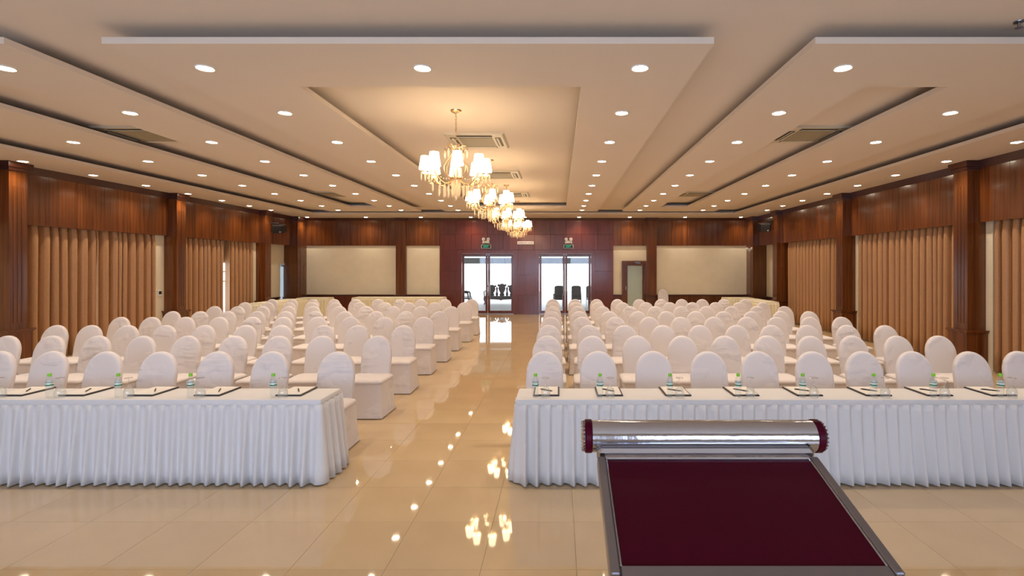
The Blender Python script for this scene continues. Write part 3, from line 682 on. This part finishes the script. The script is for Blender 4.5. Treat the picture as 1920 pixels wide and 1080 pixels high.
def place(i, side, bx, gx, pr):
    on = f'{side} front table, {ORD[i]} from the aisle'
    Yb, Yp = 4.575, 4.74
    if bx is not None:
        d = thing('water_bottle', f'green-capped water bottle on the {on}', 'bottle', (px(bx, Yb), Yb, ZT), 0, 'water bottles on the front tables')
        for nm, me, mt in (('bottle_body', bottle_m, 'pet'), ('label_band', label_m, 'label'), ('label_stripe', stripe_m, 'darkgreen'), ('label_stripe', mark_m, 'darkgreen'), ('cap', cap_m, 'green')): obj(nm, me, mt, d)
    d = thing('goblet', f'upside-down clear goblet on the {on}', 'glass', (px(gx, Yb-.01), Yb-.01, ZT), 0, 'upturned goblets on the front tables')
    for nm, me in (('bowl', gob_bowl), ('stem', gob_stem), ('foot', gob_foot)): obj(nm, me, 'wine', d)
    xr = px(pr, 4.60)
    d = thing('writing_folder', f'black-edged folder with white paper on the {on}', 'folder', (xr-.118, 4.765, ZT), 0, 'writing folders on the front tables')
    obj('leather_cover', pad_b, 'leather', d); obj('paper_sheet', pad_p, 'paper', d)
    d = thing('pen', f'black pen lying on the folder of the {on}', 'pen', (xr-.118+(.02 if side == 'left' else .0), 4.755, ZT+.0155), (-.55 if side == 'right' else -1.0)+random.uniform(-.15, .15), 'pens on the folders')
    obj('barrel', pen_b, 'black', d); obj('clip', pen_c, 'brushed', d)
for i, (b, g, p) in enumerate(((512.5, 530.5, 564), (357.5, 376, 411), (222, 241, 286), (93, 112.5, 156), (-18, 1, 40))): place(i, 'left', b, g, p)
for i, (b, g, p) in enumerate(((1004, 1023, 1048.7), (1125, 1144, 1168.7), (1256, 1274, 1297), (1384, 1407, 1425), (1505, 1526, 1544.5), (1638, 1659.5, 1674), (1750, 1771, 1789), (1876, 1897.5, 1909))): place(i, 'right', b, g, p)

# ------------------------------------------------------------------ lectern
LX = .492
d = thing('lectern', 'lectern with maroon sloping top, steel frame and steel roller along its edge', 'lectern', (LX, 1.5, 0))
yb, zb, yt, zt_ = 1.263-1.5, 1.143, 1.705-1.5, 1.275
ang = math.atan2(zt_-zb, yt-yb); SL = math.hypot(zt_-zb, yt-yb)
T = Matrix.Translation((0, yb, zb)) @ Matrix.Rotation(ang, 4, 'X')
W2 = .365
MB().box(-W2+.03, W2-.03, .025, SL-.02, -.028, -.007, T).build('sloping_panel', 'maroon', d)
for s in (-1, 1):
    a, b = sorted((s*W2, s*(W2-.026)))
    MB().rbox(a, b, .0, SL-.01, -.045, .0, .003, T).build('side_rail', 'brushed', d)
    a, b = sorted((s*(W2-.026), s*(W2-.033)))
    MB().rbox(a, b, .026, SL-.02, -.02, -.003, .002, T).build('inner_bead', 'chrome', d)
MB().rbox(-W2+.027, W2-.027, -.01, .026, -.045, -.001, .003, T).build('bottom_rail', 'brushed', d)
MB().rbox(-W2+.027, W2-.027, SL-.022, SL+.0, -.035, .002, .004, T).build('top_rail', 'chrome', d)
MB().rbox(-W2+.0, W2-.0, SL+.001, SL+.035, -.03, .014, .01, T).build('roller_cradle', 'chrome', d)
RC = Matrix.Translation((.006, 1.785-1.5, 1.310)) @ Matrix.Rotation(PI/2, 4, 'Y')
n_ = 40
ro = MB().lathe([(.0535, z) for z in (-.385, -.2, 0, .2, .385)], n_, RC).build('steel_roller', 'chrome', d, 60)
for s in (-1, 1):
    MB().lathe([(.0535, s*.383), (.0565, s*.386), (.0565, s*.405), (.053, s*.409), (.001, s*.409)], n_, RC).build('end_ring', 'maroon', ro, 40)
    k = MB()
    k.lathe([(.05, s*.409), (.046, s*.416), (.02, s*.420), (.001, s*.421)], n_, RC)
    for q in range(22):
        t = 2*PI*q/22; k.lathe([(.001, s*.408), (.006, s*.413), (.001, s*.420)], 6, RC @ Matrix.Translation((.047*math.cos(t), .047*math.sin(t), 0)))
    k.build('cap_ornament', 'chrome', ro, 40)
for s in (-1, 1):
    MB().tube([(s*.27, .20, .03), (s*.27, .20, 1.20)], .025, 12).build('post', 'chrome', d, 40)
MB().rbox(-.245, .245, .16, .20, .06, 1.17, .004).build('front_board', 'maroon', d)
MB().rbox(-.32, .32, -.15, .30, 0, .035, .006).build('base_plate', 'brushed', d)

# ------------------------------------------------------------------ wall fittings
for nm, x, lab in (('left', -2.90, 'left'), ('right', .383, 'right')):
    d = thing('emergency_light', f'twin-headed emergency light above the {lab} exit sign', 'emergency light', (x, YB-.02, 2.80))
    MB().rbox(-.14, .14, -.07, 0, 0, .14, .02).build('battery_box', 'white', d)
    MB().box(-.12, .12, -.075, -.0705, -.0, .03).build('dark_strip', 'black', d)
    for s in (-1, 1):
        T = Matrix.Translation((s*.095, -.06, .195)) @ Matrix.Rotation(PI/2, 4, 'X')
        h_ = MB().lathe([(.001, -.03), (.04, -.025), (.062, .03), (.062, .045), (.055, .045), (.001, .035)], 16, T).build('lamp_head', 'white', d, 40)
        MB().lathe([(.001, .0455), (.02, .0455), (.02, .05), (.001, .05)], 10, T).build('bulb', 'brushed', h_)
        MB().tube([(s*.095, -.05, .13), (s*.095, -.05, .17)], .012, 6).build('neck', 'white', h_)
    d = thing('exit_sign', f'green EXIT sign above the {lab} glass door', 'sign', (x, YB-.02, 2.62))
    MB().rbox(-.195, .195, -.05, 0, 0, .165, .02).build('housing', 'white', d)
    pl = MB().box(-.172, .172, -.053, -.0505, .022, .143).build('face', 'exitblack', d)
    t = obj('lettering', text_mesh('EXIT', .125), 'exitgreen', d, (0, -.0545, .083)); t.rotation_euler = (PI/2, 0, 0); t.scale = (.82, 1, 1)
d = thing('no_smoking_sign', 'small pale sign with lettering between the two exit signs', 'sign', (-1.33, YB-.022, 2.79))
MB().rbox(-.33, .33, -.012, 0, 0, .12, .003).build('plate', 'signplate', d)
t = obj('lettering', text_mesh('KHÔNG HÚT THUỐC', .075), 'ink', d, (0, -.0145, .058)); t.rotation_euler = (PI/2, 0, 0); t.scale = (.80, 1, 1)

def loudspeaker(x, y, z, rz, lab, xw):
    d = thing('loudspeaker', lab, 'loudspeaker', (x, y, z), rz, 'wall loudspeakers')
    T = Matrix.Rotation(.30, 4, 'X')
    MB().prism([(-.23, .12), (.23, .12), (.15, -.13), (-.15, -.13)], -.13, .13, 'z', T @ Matrix.Translation((0, 0, 0))).build('cabinet', 'black', d)
    MB().box(-.215, .215, -.14, -.131, -.12, .12, T).build('grille', 'leather', d) if False else None
    k = MB(); k.prism([(-.232, .122), (.232, .122), (.152, -.132), (-.152, -.132)], .131, .138, 'z', T); k.build('pale_top', 'brushed', d)
    k = MB(); k.prism([(-.14, -.1), (.14, -.1), (.12, .1), (-.12, .1)], -.150, -.132, 'y', T); k.build('grille', 'black', d)
    MB().box(.06, .10, -.156, -.151, -.09, -.06, T).build('badge', 'white', d)
    Ri = Matrix.Rotation(-rz, 4, 'Z'); wv = Ri @ Vector((xw-x, 0, .20))
    k = MB(); k.tube([(0, 0, .13), (0, 0, .20), wv], .018, 6); k.tube([(0, 0, .14), wv+Vector((0, 0, -.22))], .012, 6); k.build('bracket', 'black', d)
loudspeaker(-9.80, 17.90, 3.22, .22, 'black loudspeaker on a bracket high on the left wall', QLX+.01)
loudspeaker(7.20, 17.90, 3.27, -.22, 'black loudspeaker on a bracket high on the right wall', QRX-.01)
d = thing('thermostat', 'white wall thermostat with dark screen beside the left curtain', 'thermostat', (-10.43, 13.36, 1.13))
MB().rbox(0, .025, -.075, .075, 0, .16, .006).build('plate', 'white', d); MB().box(.0255, .028, -.045, .045, .05, .13).build('screen', 'black', d)
d = thing('security_camera', 'small white camera on a bracket in the right back corner', 'camera', (QRX-.0, 19.86, 2.50))
MB().rbox(-.03, 0, -.05, .05, .06, .16, .005).build('mount', 'white', d); MB().tube([(-.02, 0, .11), (-.10, -.03, .09), (-.12, -.05, .06)], .014, 6).build('arm', 'white', d)
T = Matrix.Translation((-.13, -.06, .04)) @ Matrix.Rotation(.6, 4, 'Y') @ Matrix.Rotation(-.4, 4, 'X')
MB().rbox(-.13, .06, -.04, .04, -.035, .035, .012, T).build('body', 'white', d)

# ------------------------------------------------------------------ veranda beyond the glass doors
tag(MB().box(-16, 14, YB+.25, 40, -.2, -.02).build('ground', 'terrace'), 'grey paved veranda beyond the glass doors', 'ground', kind='structure')
v = thing('veranda_roof', 'grey fascia of the veranda roof seen through the doors', 'roof', (0, 0, 0)); v['kind'] = 'structure'
MB().box(-8, 6, 26.5, 26.8, 2.05, 2.36).build('fascia', 'beam', v); MB().box(-8, 6, YB+.3, 26.5, 2.85, 2.95).build('soffit', 'beam', v); MB().box(-8, 6, 26.5, 26.8, 2.42, 2.95).build('upper_fascia', 'beam', v)
def medallion(mb, cx, w_, zb_, h_, y0, y1):
    prof = [(.30, 0), (.42, .08), (.26, .22), (.50, .45), (.62, .62), (.50, .74), (.78, .84), (.66, .97), (.35, .93), (.2, 1.0)]
    p = [(cx+q*w_*.75, zb_+z*h_) for q, z in prof]+[(cx-q*w_*.75, zb_+z*h_) for q, z in reversed(prof)]
    mb.prism(p, y0, y1, 'y'); return mb
def carved_seat(name, label, wd, n, loc, rz):
    d = thing(name, label, 'chair' if n == 1 else 'settee', loc, rz); hw = wd/2
    MB().rbox(-hw, hw, -.28, .26, .36, .42, .01).build('seat', 'carved', d)
    MB().prism([(-hw+.02, .36), (-hw+.05, .27), (-.1, .24), (0, .20), (.1, .24), (hw-.05, .27), (hw-.02, .36)], -.27, -.24, 'y').build('apron', 'carved', d)
    for sx in (-1, 1):
        for yy in (-.24, .22): MB().tube([(sx*(hw-.05), yy, .38), (sx*(hw-.02), yy, .28), (sx*(hw-.07), yy, .10), (sx*(hw-.02), yy, .0)], [.05, .045, .03, .04], 8).build('leg', 'carved', d)
        MB().tube([(sx*(hw-.03), .22, .66), (sx*(hw-.01), .0, .67), (sx*(hw-.0), -.18, .64), (sx*(hw-.03), -.2, .42)], .028, 6).build('armrest', 'carved', d)
    for i in range(n):
        cx = (i-(n-1)/2)*.78*wd/max(1, n)*1.15; medallion(MB(), cx, .42, .42, .62 if i == n//2 else .56, .20, .25).build('carved_splat', 'carved', d)
    for i in range(n+1):
        cx = max(-hw+.06, min(hw-.06, (i-n/2)*.78*wd/max(1, n)*1.15)); MB().tube([(cx, .225, .42), (cx, .225, .52), (cx, .225, .62), (cx, .225, .80), (cx, .225, .88)], [.05, .07, .035, .055, .02], 8).build('back_post', 'carved', d)
carved_seat('carved_settee', 'dark carved wooden settee beyond the left glass door', 1.75, 3, (-2.95, 26.3, -.02), 0)
carved_seat('carved_armchair', 'dark carved armchair left of the settee beyond the left door', .62, 1, (-4.55, 24.9, -.02), PI/2)
carved_seat('carved_armchair', 'dark carved armchair behind the other, left of the settee outside', .62, 1, (-4.75, 25.9, -.02), PI/2)
seat_m = MB().rbox(-.21, .21, -.24, .20, .42, .49, .02).mesh('seat'); back_m = MB().prism([(-.19, .58), (.19, .58), (.21, .80), (.18, .93), (.1, .96), (-.1, .96), (-.18, .93), (-.21, .80)], .19, .235, 'y').mesh('backrest')
legs_m = []
for sx in (-1, 1):
    legs_m.append(MB().tube([(sx*.2, -.2, 0), (sx*.2, -.19, .43)], .012, 6).mesh('leg')); legs_m.append(MB().tube([(sx*.2, .22, 0), (sx*.2, .19, .45), (sx*.2, .2, .9)], .012, 6).mesh('leg'))
for si, xx in enumerate((-.02, .84, 1.58)):
    for k_ in range(4):
        d = thing('stacking_chair', f'dark grey stacking chair outside, {["left", "middle", "right"][si]} stack, {["bottom", "second", "third", "top"][k_]} chair', 'chair', (xx+.0*k_, 24.6+.05*k_, -.02+.075*k_), .15*(si-1), 'stacked chairs beyond the right door'); d.scale = (1.1, 1, .80)
        obj('seat', seat_m, 'greyfab', d); obj('backrest', back_m, 'greyfab', d)
        for lm in legs_m: obj('leg', lm, 'brushed', d)
